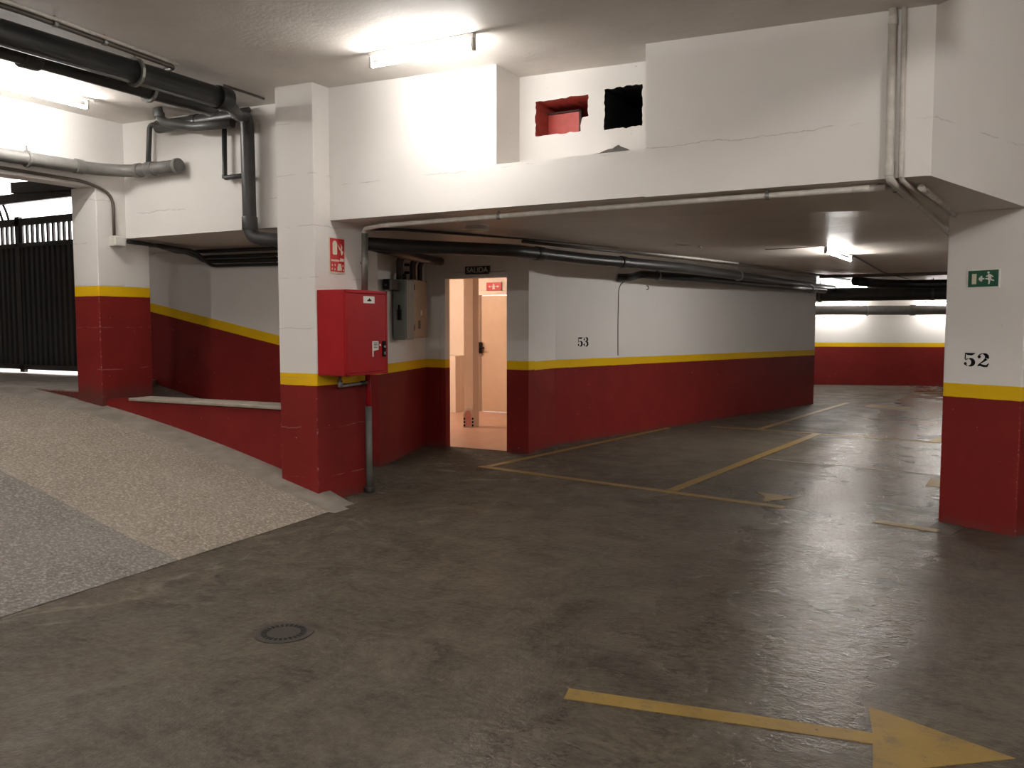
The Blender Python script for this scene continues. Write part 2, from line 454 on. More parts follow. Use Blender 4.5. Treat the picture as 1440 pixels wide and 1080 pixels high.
def tunnel(vs, y, mi, back=True):
    w = [bm.verts.new((v.co.x, y, v.co.z)) for v in vs]
    for i in range(len(vs)):
        f = bm.faces.new((vs[i], vs[(i + 1) % len(vs)], w[(i + 1) % len(vs)], w[i])); f.material_index = mi
    if back: bm.faces.new(w).material_index = mi
tunnel(v1, AY + .62, 1); tunnel(v2, AY + 1.6, 2)
beam = m.build('wall_beam', [M['white'], M['niche_red'], M['dark_void']])
struct(beam, 'white deep beam wall above the parking bays with a shallow alcove', 'wall')
# red flap, and a white block inside the left-hand hole
m = MB(); m.box((-3.19, AY + .22, 3.0), (-2.90, AY + .25, 3.258)); 
t = thing('access_hatch', 'red painted metal hatch standing inside the left hole of the wall alcove', 'hatch', (-3.05, AY + .22, 3.0))
m.build('panel', M['hatch_red'], t, bevel=.004)
m = MB(); m.box((-2.905, AY + .205, 3.02), (-2.885, AY + .26, 3.27)); m.box((-3.19, AY + .205, 3.255), (-2.885, AY + .225, 3.268)); m.build('frame', M['hatch_edge'], t)
m = MB(); m.slab((0, AY + .06, 0), (1, 0, 0), (0, 0, 1), (0, 1, 0), [(-2.825, 3.03), (-2.725, 3.03), (-2.725, 3.175), (-2.76, 3.17), (-2.815, 3.165), (-2.83, 3.1)], .10)
tag(rebase(m.build('plaster_block', M['white'], bevel=.01)), 'white plastered block in the right corner of the red hole', 'block')
# heap of broken mortar on the alcove sill
m = MB()
base = [(-2.56, 0), (-2.50, .012), (-2.44, .03), (-2.40, .034), (-2.37, .05), (-2.345, .036), (-2.30, .022), (-2.26, .006), (-2.22, 0)]
for yy, s_ in ((5.80, .15), (5.83, .7), (5.87, 1.0), (5.93, .75), (6.0, .1)):
    pass
rows = []
for yy, s_ in ((5.785, .05), (5.81, .75), (5.85, 1.0), (5.91, .85), (5.98, .05)):
    rows.append([m.bm.verts.new((x + random.uniform(-.006, .006), yy + random.uniform(-.006, .006), 2.778 + max(0, h * 1.35 * s_ + random.uniform(-.004, .006)))) for x, h in base])
for a, b in zip(rows, rows[1:]):
    for i in range(len(base) - 1): m.bm.faces.new((a[i], a[i + 1], b[i + 1], b[i]))
tag(rebase(m.build('mortar_heap', M['mortar'])), 'small heap of loose grey mortar on the alcove sill below the black hole', 'rubble')

# upper wall turning away at the right, standing over the right pillar
m = MB(); n_ = Vector((-.933, .36)) * .3
A = Vector((-.32, 5.77)); B = Vector((.225, 7.17)); C_ = A + (B - A).normalized() * 6.8
m.prism([A, B, B + n_, A + n_], [2.442, 2.385, 2.42, 2.46], 4.3); m.prism([B, C_, C_ + n_, B + n_], [2.385, 2.5, 2.5, 2.42], 4.3)
struct(m.build('wall_upper', M['white']), 'white upper wall turning away over the right pillar', 'wall')

# pillars
m = MB(); m.box((-5.425, 5.57, -.02), (-5.0, 6.23, 3.75))
struct(m.build('pillar_center', M['paint_pier'], bevel=.008), 'white, yellow and red pillar carrying the red hose cabinet', 'pillar')
m = MB(); m.prism([(-.28, 7.45), (.24, 7.17), (.475, 7.61), (-.045, 7.89)], -.02, 2.55)
struct(m.build('pillar_right', M['paint_pier_r'], bevel=.008), 'white, yellow and red pillar with the number 52', 'pillar')
m = MB(); m.box((-8.4, 5.66, .3), (-8.0, 6.28, 2.962))
struct(m.build('pillar_left', M['paint_gate'], bevel=.008), 'white, yellow and red pillar beside the black gate', 'pillar')

# left wall with lintel
m = MB()
m.prism([(-8.4, -5.2), (-8.0, -5.2), (-8.0, 6.3), (-8.4, 6.3)], [2.95, 2.88, 2.955, 2.98], 3.9)
m.box((-8.4, -5.2, -.1), (-8.0, .3, 3.0))
m.box((-8.3, 5.99, 2.47), (-8.012, 6.29, 3.8))
struct(m.build('wall_left', M['white']), 'white left wall with a deep lintel over the ramp opening', 'wall')
m = MB(); m.box((-8.02, 6.0, 2.46), (-5.36, 6.25, 3.8))
struct(m.build('wall_back', M['white']), 'white wall above the low passage between the two left pillars', 'wall')
# low wall with coping between the pillars
m = MB(); m.box((-8.1, 5.71, -.02), (-5.40, 5.95, .775))
struct(m.build('wall_low', M['paint']), 'low red wall between the two left pillars', 'wall')
m = MB()
m.slab((0, 5.68, 0), (1, 0, 0), (0, 0, 1), (0, 1, 0), [(-7.62, .775), (-5.40, .785), (-5.40, .818), (-7.62, .805)], .28)
struct(m.build('trim_2', M['coping'], bevel=.008), 'thin grey concrete coping on the low red wall', 'coping')
# passage behind the low wall
m = MB(); m.prism([(-9.4, 5.95), (-5.97, 5.95), (-5.97, 7.4), (-9.4, 7.4)], -.05, [.80, .16, .16, .80])
struct(m.build('floor_passage', M['cement']), 'cement floor of the sloping passage behind the low wall', 'floor')
m = MB(); m.prism([(-9.45, 7.36), (-5.95, 7.36), (-5.95, 7.7), (-9.45, 7.7)], -.02, 4.0)
struct(m.build('wall_passage', M['paint_slope']), 'white and red wall with a sloping yellow stripe behind the low wall', 'wall')
m = MB(); m.prism([(-5.96, 7.36), (-5.73, 7.36), (-6.25, 9.05), (-6.6, 9.05), (-6.3, 7.36)], -.02, 2.5)
struct(m.build('wall_side', M['paint_side']), 'shaded red and white side wall carrying the electrical boxes', 'wall')
# door wall
m = MB()
m.box((-6.6, 8.98, -.02), (-5.93, 9.05, 2.5)); m.box((-5.05, 8.98, -.02), (-4.75, 9.13, 2.5)); m.box((-5.93, 8.98, 2.13), (-5.05, 9.05, 2.5))
struct(m.build('wall_door', M['paint_side']), 'wall with the lit exit doorway', 'wall')
m = MB(); m.box((-5.995, 8.955, 0), (-5.92, 9.06, 2.19)); m.box((-5.92, 8.955, 2.118), (-5.052, 9.06, 2.19))
struct(m.build('trim_3', M['paint_side'], bevel=.004), 'plastered architrave around the exit doorway', 'door frame')
# bay wall: short straight return, then the long angled run
m = MB(); m.prism([(-4.77, 9.0), (-4.81, 9.82), (-2.91, 17.43), (-3.2, 17.6), (-5.05, 9.9), (-5.03, 9.0)], -.02, 2.5)
struct(m.build('wall_bay', M['paint_bay']), 'long red and white wall behind bay 53', 'wall')
m = MB(); m.prism([(-8.6, 21.4), (5.2, 26.2), (5.2, 26.5), (-8.6, 21.7)], -.02, 2.6)
struct(m.build('wall_far', M['paint_far']), 'far end wall with a yellow stripe over red', 'wall')
m = MB(); m.box((5.0, -5.2, -.02), (5.3, 26.5, 4.5)); struct(m.build('wall_right', M['paint']), 'right boundary wall', 'wall')
m = MB(); m.box((-8.4, -5.3, -.02), (5.2, -5.0, 4.5)); struct(m.build('wall_front', M['paint']), 'wall behind the viewpoint', 'wall')
m = MB(); m.box((2.4, 12.0, 2.40), (5.2, 12.3, 4.4)); struct(m.build('wall_bulkhead', M['white']), 'white bulkhead over the right aisle', 'wall')
m = MB(); m.box((-9.0, 17.3, -.02), (-3.1, 17.6, 2.6)); m.box((-9.0, 17.3, 0), (-8.6, 22, 2.6))
struct(m.build('wall_rear', M['paint_far']), 'wall at the back of the bay partition', 'wall')

# vestibule behind the exit door
m = MB(); m.poly([(-9.4, 9.05, .004), (-4.95, 9.05, .004), (-4.95, 13.1, .004), (-9.4, 13.1, .004)])
struct(m.build('floor_vestibule', M['room_floor']), 'pinkish tiled floor of the lit vestibule', 'floor')
m = MB()
m.box((-9.5, 13.0, 0), (-7.98, 13.2, 2.6)); m.box((-7.98, 13.0, 2.12), (-4.9, 13.2, 2.6)); m.box((-7.0, 13.0, 0), (-4.9, 13.2, 2.6))
m.box((-9.6, 9.1, 0), (-9.4, 13.2, 2.6)); m.box((-5.05, 9.13, 0), (-4.95, 10.2, 2.6)); 
m.prism([(-4.95, 10.1), (-4.25, 13.2), (-4.5, 13.2), (-5.05, 10.2)], 0, 2.6)
m.box((-9.5, 9.07, 0), (-6.5, 9.13, 2.6)); m.box((-9.5, 9.05, 2.5), (-4.4, 13.2, 2.62))
m.box((-6.89, 10.93, 0), (-6.73, 11.10, 2.55)); m.box((-9.4, 12.6, 0), (-8.12, 13.1, 1.0))
struct(m.build('wall_vestibule', M['room_wall']), 'cream walls of the lit vestibule behind the doorway', 'wall')
d2 = MB(); d2.box((-7.84, 13.03, .01), (-7.02, 13.07, 2.06)); d2 = d2.build('door_2', M['room_door'], bevel=.004)
struct(d2, 'closed cream door at the back of the vestibule', 'door')
m = MB(); m.box((-7.98, 12.97, 0), (-7.86, 13.1, 2.12)); m.box((-7.98, 12.97, 2.07), (-6.9, 13.1, 2.14)); m.build('door_frame', M['room_wall'], d2, bevel=.004)
m = MB(); m.box((-7.865, 12.955, 1.04), (-7.80, 12.985, 1.24)); m.tube([(-7.83, 12.97, 1.14), (-7.83, 12.91, 1.14), (-7.72, 12.91, 1.14)], .011, bend=.02, seg=8); m.build('door_handle', M['black'], d2)
d1 = MB(); d1.box((-5.075, 9.15, .012), (-5.03, 9.98, 2.09)); d1 = d1.build('door_1', M['room_door'], bevel=.003)
struct(d1, 'open exit door folded back against the vestibule wall', 'door')
m = MB(); m.box((-5.085, 9.16, 1.02), (-5.075, 9.20, 1.20)); m.tube([(-5.08, 9.175, 1.13), (-5.125, 9.175, 1.13), (-5.125, 9.17, 1.05)], .011, bend=.015, seg=8); m.tube([(-5.125, 9.175, 1.13), (-5.09, 9.16, 1.20)], .010, seg=8); m.build('door_handle', M['black'], d1)
# rounded guard at the foot of the post, standing for a worn plaster patch
t = thing('plaster_patch', 'small pink and white rounded guard at the foot of the post inside the doorway', 'plasterwork', (-6.80, 10.9, .004))
m = MB(); m.slab((-6.80, 10.90, .004), (.89, .46, 0), (0, 0, 1), (.46, -.89, 0), [(-.075, 0), (.075, 0), (.075, .2), (.05, .28), (0, .305), (-.05, .28), (-.075, .2)], .03); m.build('shell', M['sign_white'], t, bevel=.006)
m = MB(); m.slab((-6.786, 10.873, .03), (.89, .46, 0), (0, 0, 1), (.46, -.89, 0), [(-.05, 0), (.05, 0), (.05, .17), (.03, .22), (0, .235), (-.03, .22), (-.05, .17)], .008); m.build('pink_core', M['plaster_pink'], t)
for sx in (-1, 1):
    for zz in (.02, .07, .12):
        m = MB(); m.obox((-6.786 + .89 * .062 * sx, 10.87 + .46 * .062 * sx, zz), (.02, .01, 0), (.006, -.012, 0), (0, 0, .03)); m.build('edge_mark', M['black'], t)

# corridor beyond the left opening, street outside
m = MB(); m.box((-16.3, .2, 0), (-16, 7.6, 3.9)); m.box((-16.2, -.1, 0), (-8.3, .3, 3.9)); m.box((-9.5, 7.38, 0), (-9.3, 7.7, 3.9)); m.box((-16.2, 7.4, 0), (-15.2, 7.6, 3.9))
m.box((-16.2, .1, 3.70), (-8.3, 7.7, 3.9)); m.prism([(-8.30, 6.25), (-9.36, 7.45), (-9.44, 7.40), (-8.38, 6.20)], 2.44, 3.9)
struct(m.build('wall_corridor', M['white']), 'walls and ceiling of the corridor beyond the left opening', 'wall')
m = MB(); m.poly([(-30, 7.5, .82), (-9.7, 7.5, .82), (-9.7, 24, .82), (-30, 24, .82)])
struct(m.build('floor_street', M['street']), 'bright street outside the gate', 'street')
m = MB(); m.box((-29, 20, .82), (-9.9, 20.8, 3.9))
tag(rebase(m.build('street_building', M['facade'])), 'pale pink sunlit facade across the street behind the gate', 'building')

# ================================================================== GATE
gt = thing('entrance_gate', 'black ribbed metal gate with open bars on top at left', 'gate', (-12.2, 7.45, .85))
m = MB()
for (x0, x1, z0, z1) in ((-15.2, -9.5, .90, .97), (-15.2, -9.5, 2.66, 2.72), (-15.2, -9.5, 2.97, 3.07), (-9.6, -9.5, .9, 3.07), (-15.2, -15.1, .9, 3.07), (-12.33, -12.23, .86, 3.10)):
    m.box((x0, 7.41, z0), (x1, 7.47, z1))
m.build('frame', M['gate'], gt, bevel=.004)
m = MB(); x = -15.1
pr = []
while x < -9.62:
    pr += [(x, 7.455), (x + .05, 7.455), (x + .06, 7.425), (x + .11, 7.425)]; x += .122
pr = [(px, py) for px, py in pr]
lo = [m.bm.verts.new((px, py, .95)) for px, py in pr]; hi = [m.bm.verts.new((px, py, 2.68)) for px, py in pr]
for i in range(len(pr) - 1): m.bm.faces.new((lo[i], lo[i + 1], hi[i + 1], hi[i]))
m.build('ribbed_panel', M['gate'], gt)
x = -15.03
while x < -9.6:
    m = MB(); m.box((x, 7.43, 2.70), (x + .045, 7.46, 2.99)); m.build('bar', M['gate'], gt); x += .122
# overhead lifting arms of the gate
op = thing('gate_operator', 'dark overhead lifting frame with arms above the gate', 'gate mechanism', (-12.2, 7.3, 3.1))
m = MB(); m.box((-15.2, 7.28, 3.27), (-9.5, 7.36, 3.40)); m.build('cross_beam', M['gate'], op, bevel=.005)
m = MB(); m.obox((-12.1, 7.24, 3.40), (2.6, 0, -.10), (0, .16, 0), (0, 0, .15)); m.build('counterweight', M['gate'], op)
for xx in (-12.62, -12.47, -10.6):
    m = MB(); m.tube([(xx, 7.33, 3.30), (xx + .03, 7.36, 3.20), (xx, 7.42, 3.05)], .018, seg=8); m.build('arm', M['gate'], op)
m = MB(); m.tube([(-12.15, 7.3, 3.5), (-11.5, 7.28, 3.47), (-11.2, 7.3, 3.36)], .03, bend=.1, seg=8); m.build('cable', M['gate'], op)

# ================================================================== LAMPS
def lamp(name, label, a, b, mat, drop=.085, group=None, r=.014, plastic='holder'):
    """bare batten tube hung under the ceiling from a to b"""
    a = Vector(a) + Vector((0, 0, .004)); b = Vector(b) + Vector((0, 0, .004)); mid = (a + b) / 2
    t = thing(name, label, 'ceiling light', mid, group)
    d = (b - a).normalized(); s = Vector((-d.y, d.x, 0)).normalized(); up = Vector((0, 0, 1))
    m = MB(); m.obox(a - s * .02 - up * .03, b - a, s * .04, up * .03); m.build('housing', M['housing'], t)
    for e, sg in ((a, 1), (b, -1)):
        m = MB(); m.obox(e - s * .018 - up * (drop + .018), d * .022 * sg, s * .036, up * (drop - .012)); m.build('tube_holder', M[plastic], t, bevel=.004)
    m = MB(); m.tube([a + d * .023 - up * drop, b - d * .023 - up * drop], r, seg=14); m.build('tube', M[mat], t)
    return t
GL = 'fluorescent battens in the entrance'
lamp('fluorescent_light', 'lit fluorescent tube on the high ceiling in front of the white beam wall', (-4.04, 5.13, zc(-4.04)), (-3.10, 5.07, zc(-3.10)), 'tube_hi', .095)
lamp('fluorescent_light', 'lit fluorescent tube on the ceiling beside the left wall, left of the dark pipes', (-7.28, 3.95, zc(-7.28)), (-7.30, 5.12, zc(-7.3)), 'tube_left', .095)
lamp('fluorescent_light', 'short lit tube under the low slab, nearest one in the bays', (-1.62, 10.25, 2.45), (-1.55, 11.75, 2.45), 'tube_lo', .08)
lamp('fluorescent_light', 'lit tube under the low slab half hidden by the dark crossing duct', (-3.3, 19.6, 2.45), (-2.3, 20.2, 2.45), 'tube_far', .08)
lamp('fluorescent_light', 'lit tube on the far wall, left one above the grey pipe', (-3.95, 22.75, 2.13), (-2.75, 23.15, 2.13), 'tube_far', .06, 'tubes along the far wall')
lamp('fluorescent_light', 'lit tube on the far wall, right one next to the right pillar', (-1.35, 23.6, 2.13), (-.15, 24.0, 2.13), 'tube_far', .06, 'tubes along the far wall')
# lamps the frame does not reach; those around the viewpoint are added fill
lamp('fluorescent_light', 'added fill tube over the aisle behind the viewpoint', (-2.2, -1.2, zc(-2.2)), (-1.0, -1.2, zc(-1.)), 'fill_back', .09)
lamp('fluorescent_light', 'added fill tube on the high ceiling to the right of the viewpoint', (3.2, .4, 4.25), (4.4, .5, 4.25), 'fill_right', .09)
lamp('fluorescent_light', 'added fill tube on the high ceiling far left behind the viewpoint', (-6.4, -.6, zc(-6.4)), (-6.4, .6, zc(-6.4)), 'fill_back', .09)
lamp('fluorescent_light', 'lit tube under the low slab behind the right pillar', (1.7, 11.0, 2.45), (2.9, 11.2, 2.45), 'tube_lo', .08)
lamp('fluorescent_light', 'warm lit tube on the vestibule ceiling out of sight left of the doorway', (-8.6, 10.9, 2.49), (-7.6, 10.9, 2.49), 'tube_warm', .06)
# unlit oval bulkhead lamp on the soffit
t = thing('bulkhead_light', 'small unlit oval bulkhead lamp on the low soffit near the beam edge', 'ceiling light', (-4.03, 6.62, 2.41))
m = MB(); m.slab((-4.03, 6.62, 2.43), (.10, .045, 0), (-.065, .14, 0), (0, 0, 1), [(math.cos(a), math.sin(a)) for a in [i * math.pi / 10 for i in range(20)]], .022); m.build('base', M['housing'], t)
m = MB()
rg = []
for sc, dz in ((.95, 0), (.9, -.025), (.65, -.045), (.3, -.05)):
    rg.append([m.bm.verts.new((-4.03 + (.10 * math.cos(a) - .065 * math.sin(a)) * sc, 6.62 + (.045 * math.cos(a) + .14 * math.sin(a)) * sc, 2.43 + dz)) for a in [i * math.pi / 10 for i in range(20)]])
for a, b in zip(rg, rg[1:]):
    for k in range(20): m.bm.faces.new((a[k], a[(k + 1) % 20], b[(k + 1) % 20], b[k])).smooth = True
m.bm.faces.new(rg[-1]); m.build('lens', M['lens'], t)
m = MB(); m.tube([(-3.93, 6.66, 2.395), (-3.96, 6.42, 2.385), (-4.06, 6.40, 2.385)], .006, seg=6); m.build('guard_wire', M['sign_cream'], t)

# ================================================================== PIPES
def pipe(name, label, cat, pts, r, mat, bend=.08, couplings=(), clamps=(), group=None, caps=(), cmat=None, seg=16):
    base = min((Vector(p) for p in pts), key=lambda p: p.z)
    t = thing(name, label, cat, base, group)
    tb(pts, r, bend=bend, seg=seg).build('pipe_run', M[mat], t)
    for p, d, l in couplings:
        p = Vector(p); d = Vector(d).normalized(); tb([p - d * l / 2, p + d * l / 2], r * 1.14, seg=seg).build('coupling', M[cmat or mat], t, bevel=.003)
    for p, d in clamps:
        p = Vector(p); d = Vector(d).normalized()
        m = MB(); m.ring(p - d * .012, d, r * 1.01, r * 1.22 + .003, .024, 20)
        m.box((p.x - .006, p.y - .006, p.z + r), (p.x + .006, p.y + .006, p.z + r + .06)); m.build('clamp', M['galv'], t)
    for p, d in caps:
        p = Vector(p); d = Vector(d).normalized(); tb([p - d * .04, p + d * .006], r * 1.16, seg=20).build('end_cap', M[cmat or mat], t, bevel=.006)
    return t
Y = (0, 1, 0); X = (1, 0, 0); Z = (0, 0, 1)
pipe('drain_pipe', 'thick dark drain pipe under the entrance ceiling, right of the pair', 'pipe', [(-5.575, -2, 3.43), (-5.575, 5.20, 3.41)], .085, 'pipe_black', .1, [((-5.575, 5.13, 3.411), Y, .12)], [((-5.575, 4.3, 3.414), Y), ((-5.575, 2.6, 3.417), Y)])
pipe('branch_pipe', 'short dark pipe linking the paired drain pipes to the back wall pipe', 'pipe', [(-5.60, 5.15, 3.40), (-5.66, 5.32, 3.38), (-5.86, 5.55, 3.40), (-6.05, 5.83, 3.47)], .05, 'pipe_dark', .1)
pipe('drain_pipe', 'thick dark drain pipe under the entrance ceiling, left of the pair', 'pipe', [(-5.74, -2, 3.395), (-5.74, 5.06, 3.375), (-5.79, 5.2, 3.385)], .08, 'pipe_black', .1, [((-5.745, 3.6, 3.372), Y, .12)], [((-5.745, 4.55, 3.371), Y)])
pipe('drain_pipe', 'dark drain pipe along the back wall turning down to the soffit beside the center pillar', 'pipe',
     [(-7.30, 5.88, 3.52), (-6.62, 5.86, 3.50), (-6.08, 5.88, 3.50), (-6.09, 5.90, 2.37), (-5.83, 5.96, 2.335), (-5.3, 6.33, 2.32), (-4.88, 6.82, 2.305), (-4.22, 7.65, 2.30), (-4.03, 9.05, 2.30), (-3.51, 10.96, 2.295), (-2.9, 17.3, 2.28), (-2.75, 18.6, 2.28)],
     .064, 'pipe_dark', .11, [((-6.09, 5.90, 2.50), Z, .12), ((-4.16, 8.10, 2.30), (.19, 1.4, 0), .14), ((-3.85, 9.7, 2.30), (.52, 1.9, 0), .1), ((-6.75, 5.865, 3.503), X, .10)],
     [((-3.3, 13., 2.29), (.6, 6.3, 0))])
pipe('branch_pipe', 'short dark elbow pipe hooking up to the ceiling above the capped grey pipe', 'pipe', [(-6.98, 5.62, 3.62), (-6.98, 5.66, 3.49), (-6.72, 5.80, 3.44), (-6.2, 5.82, 3.42)], .042, 'pipe_mid', .1, [((-6.98, 5.64, 3.55), Z, .05)])
pipe('conduit', 'thin grey pipe dropping to the capped grey pipe in the left corner', 'pipe', [(-6.1, 5.93, 3.555), (-7.49, 5.93, 3.565), (-7.49, 5.90, 3.17)], .026, 'pipe_mid', .05)
pipe('vent_pipe', 'thin dark pipe hanging in an L beside the tall drain pipe on the back wall', 'pipe', [(-6.43, 5.93, 3.48), (-6.44, 5.93, 2.955), (-6.10, 5.93, 2.955)], .024, 'pipe_dark', .03, [((-6.44, 5.93, 2.97), Z, .04)])
pipe('drain_pipe', 'grey capped drain pipe running along the left wall into the corner', 'pipe', [(-7.91, 2.0, 3.05), (-7.91, 5.62, 3.115), (-7.72, 5.88, 3.12), (-7.03, 5.90, 3.12)], .063, 'pipe_grey', .14,
     [((-7.91, 5.42, 3.112), Y, .08), ((-7.44, 5.89, 3.12), X, .10), ((-7.62, 5.885, 3.12), X, .07)], [((-7.91, 4.9, 3.10), Y)], caps=[((-7.04, 5.90, 3.12), X)])
pipe('conduit', 'thin dark conduit along the lintel bending down to the junction box', 'conduit', [(-7.975, 1.0, 3.02), (-7.975, 5.55, 2.985), (-7.975, 5.84, 2.90), (-7.975, 5.84, 2.46)], .016, 'conduit_brown', .16)
t = thing('junction_box', 'small cream junction box on the left pillar under the conduit', 'junction box', (-7.96, 5.865, 2.365))
m = MB(); m.box((-8.006, 5.80, 2.365), (-7.92, 5.93, 2.47)); m.build('body', M['conduit'], t, bevel=.006)
m = MB(); m.box((-7.92, 5.805, 2.37), (-7.905, 5.925, 2.465)); m.build('lid', M['housing'], t, bevel=.004)
pipe('conduit', 'thin double conduit along the ceiling right of the thick drain pipes', 'conduit', [(-5.40, -2, 3.525), (-5.44, 3.4, 3.535), (-5.575, 4.66, 3.54), (-5.86, 4.70, 3.545)], .018, 'conduit_brown', .06, clamps=[((-5.45, 3.6, 3.535), Y), ((-5.50, 4.0, 3.537), Y), ((-5.41, 2.9, 3.53), Y)])
pipe('conduit', 'thinner conduit strapped beside the double conduit on the entrance ceiling', 'conduit', [(-5.35, -2, 3.545), (-5.39, 3.4, 3.55), (-5.53, 4.65, 3.555)], .012, 'conduit', .06)
pipe('conduit', 'broken end of an old conduit on the ceiling beside the center pillar', 'conduit', [(-5.75, 5.30, 3.582), (-5.70, 5.42, 3.565), (-5.72, 5.62, 3.57), (-5.76, 5.78, 3.58)], .011, 'conduit_brown', .03)
# conduits under the soffit behind the low wall
for i, (yy, z_, r_, lb) in enumerate(((7.24, 2.42, .022, 'uppermost of the dark conduits under the passage soffit, thick'), (7.28, 2.355, .020, 'second dark conduit down on the passage wall below the soffit'),
                             (7.30, 2.30, .024, 'third dark conduit down on the passage wall below the soffit'), (7.30, 2.245, .018, 'lowest dark conduit on the passage wall'))):
    pipe('conduit', lb, 'conduit', [(-7.96 - .1 * i, 5.99 + .05 * i, 2.425), (-8.0, 6.36 + .04 * i, 2.42), (-8.35 + .1 * i, 6.95, 2.40), (-8.5 + .1 * i, yy, z_ + .01), (-5.97, yy, z_ - .02)], r_, 'pipe_black', .12, group=None, seg=10)
# light conduits along the beam edge
pipe('conduit', 'cream conduit along the underside of the beam edge dropping to the hose cabinet', 'conduit', [(-.58, 5.85, 2.405), (-1.7, 5.85, 2.405), (-4.60, 5.97, 2.405), (-4.87, 6.07, 2.40), (-4.875, 6.085, 2.30)], .020, 'conduit', .07,
     [((-.72, 5.85, 2.405), X, .1), ((-2.6, 5.887, 2.405), X, .05), ((-4.5, 5.966, 2.405), X, .05)], [((-3.4, 5.92, 2.405), X), ((-1.3, 5.85, 2.405), X)], seg=12)
pipe('riser_pipe', 'grey riser pipe entering the top of the red hose cabinet', 'pipe', [(-4.875, 6.085, 2.36), (-4.88, 6.08, 1.84)], .030, 'galv', clamps=[((-4.878, 6.083, 2.1), Z)])
pipe('conduit', 'thin black cable run from the riser along the low soffit to the big pipe', 'conduit', [(-4.83, 6.10, 2.40), (-4.75, 6.45, 2.425), (-4.45, 7.2, 2.43), (-4.10, 8.0, 2.435), (-3.7, 9.2, 2.435)], .013, 'pipe_black', .1, seg=8)
# cable tray and branches above the electrical boxes
pipe('conduit', 'cream conduit along the low soffit above the thick black pipe', 'conduit', [(-4.28, 7.95, 2.42), (-3.93, 9.4, 2.42), (-3.50, 11.2, 2.42), (-2.6, 15.6, 2.42), (-2.35, 17.8, 2.42)], .017, 'conduit_brown', .1, seg=10)
pipe('conduit', 'pale short conduit length on the soffit above the bay wall pipe', 'conduit', [(-3.78, 9.7, 2.43), (-3.4, 11.3, 2.43), (-3.15, 12.4, 2.43)], .015, 'conduit', .1, seg=10)
pipe('drain_pipe', 'second black pipe lower down along the wall of bay 53', 'pipe', [(-4.47, 11.1, 2.20), (-4.30, 11.15, 2.20), (-4.10, 11.0, 2.23), (-3.72, 11.9, 2.215), (-3.05, 15.5, 2.21), (-2.78, 17.6, 2.21)], .055, 'pipe_black', .1, clamps=[((-3.98, 11.3, 2.225), (.4, 1, 0)), ((-2.9, 16.7, 2.21), (.3, 2, 0))])
pipe('conduit', 'thin conduit feeding the nearest lamp of the low bays', 'conduit', [(-2.3, 10.28, 2.437), (-1.68, 10.24, 2.437), (-1.52, 12.0, 2.435), (-1.55, 15.6, 2.43), (-1.1, 21.6, 2.43)], .012, 'conduit_brown', .1, seg=8)
pipe('water_pipe', 'thin dark pipe crossing the low soffit in front of the far duct', 'pipe', [(-2.55, 15.6, 2.38), (-.4, 15.6, 2.38), (4.9, 15.8, 2.38)], .028, 'conduit_brown', .1, seg=10)
t = thing('ventilation_duct', 'big dark duct crossing the ceiling before the far wall', 'duct', (.5, 18.6, 2.06))
m = MB(); m.tube([(-4.2, 18.55, 2.165), (4.9, 19.0, 2.165)], .135, seg=24); m.build('main_run', M['pipe_dark'], t)
m = MB(); m.tube([(-2.15, 17.0, 2.36), (-1.85, 17.6, 2.33), (-1.3, 18.1, 2.32), (.6, 18.2, 2.31), (4.9, 18.3, 2.31)], .085, bend=.3, seg=18); m.build('branch', M['pipe_black'], t)
for xx in (-3.05, -.95, 1.4):
    m = MB(); m.ring((xx, 18.6, 2.165), X, .135, .15, .05, 24); m.box((xx + .015, 18.59, 2.3), (xx + .03, 18.61, 2.45)); m.build('collar', M['pipe_mid'], t)
pipe('drain_pipe', 'grey pipe running along the far wall below the lit tubes', 'pipe', [(-5.5, 21.9, 1.91), (3.5, 25.05, 1.90)], .115, 'pipe_grey', couplings=[((-1.6, 23.27, 1.905), (9, 3.15, 0), .12)], clamps=[((-2.6, 22.92, 1.906), (9, 3.15, 0))], seg=20)
# riser pair on the beam at right, running on along the soffit to the right pillar
pipe('riser_pipe', 'cream riser pipe on the white beam wall turning along the soffit towards the right pillar', 'pipe', [(-.555, 5.735, 3.45), (-.55, 5.735, 2.44), (-.52, 5.80, 2.41), (-.40, 7.6, 2.40), (-.28, 9.6, 2.40)], .024, 'conduit', .06, [((-.55, 5.735, 2.50), Z, .09), ((-.555, 5.735, 3.38), Z, .05)], seg=14)
pipe('riser_pipe', 'thin grey riser close behind the cream riser pipe on the beam wall', 'pipe', [(-.493, 5.745, 3.45), (-.485, 5.745, 2.44), (-.46, 5.82, 2.41), (-.30, 7.2, 2.40), (-.20, 8.4, 2.40)], .015, 'conduit', .05, [((-.485, 5.745, 2.52), Z, .16)], cmat='conduit', seg=10)
pipe('conduit', 'outermost thin conduit from the beam corner along the soffit to the right pillar', 'conduit', [(-.62, 5.90, 2.425), (-.56, 6.05, 2.425), (-.42, 8.2, 2.42), (-.34, 9.8, 2.42)], .012, 'conduit', .05, clamps=[((-.55, 6.15, 2.425), Y)], seg=8)
pipe('conduit', 'short cream pipe on the dark soffit nearest the right pillar', 'pipe', [(-.385, 5.99, 2.41), (-.28, 7.0, 2.40), (-.22, 7.65, 2.395)], .022, 'conduit', .05, [((-.37, 6.12, 2.41), (.1, 1, 0), .12), ((-.24, 7.45, 2.395), (.1, 1, 0), .06)], seg=12)

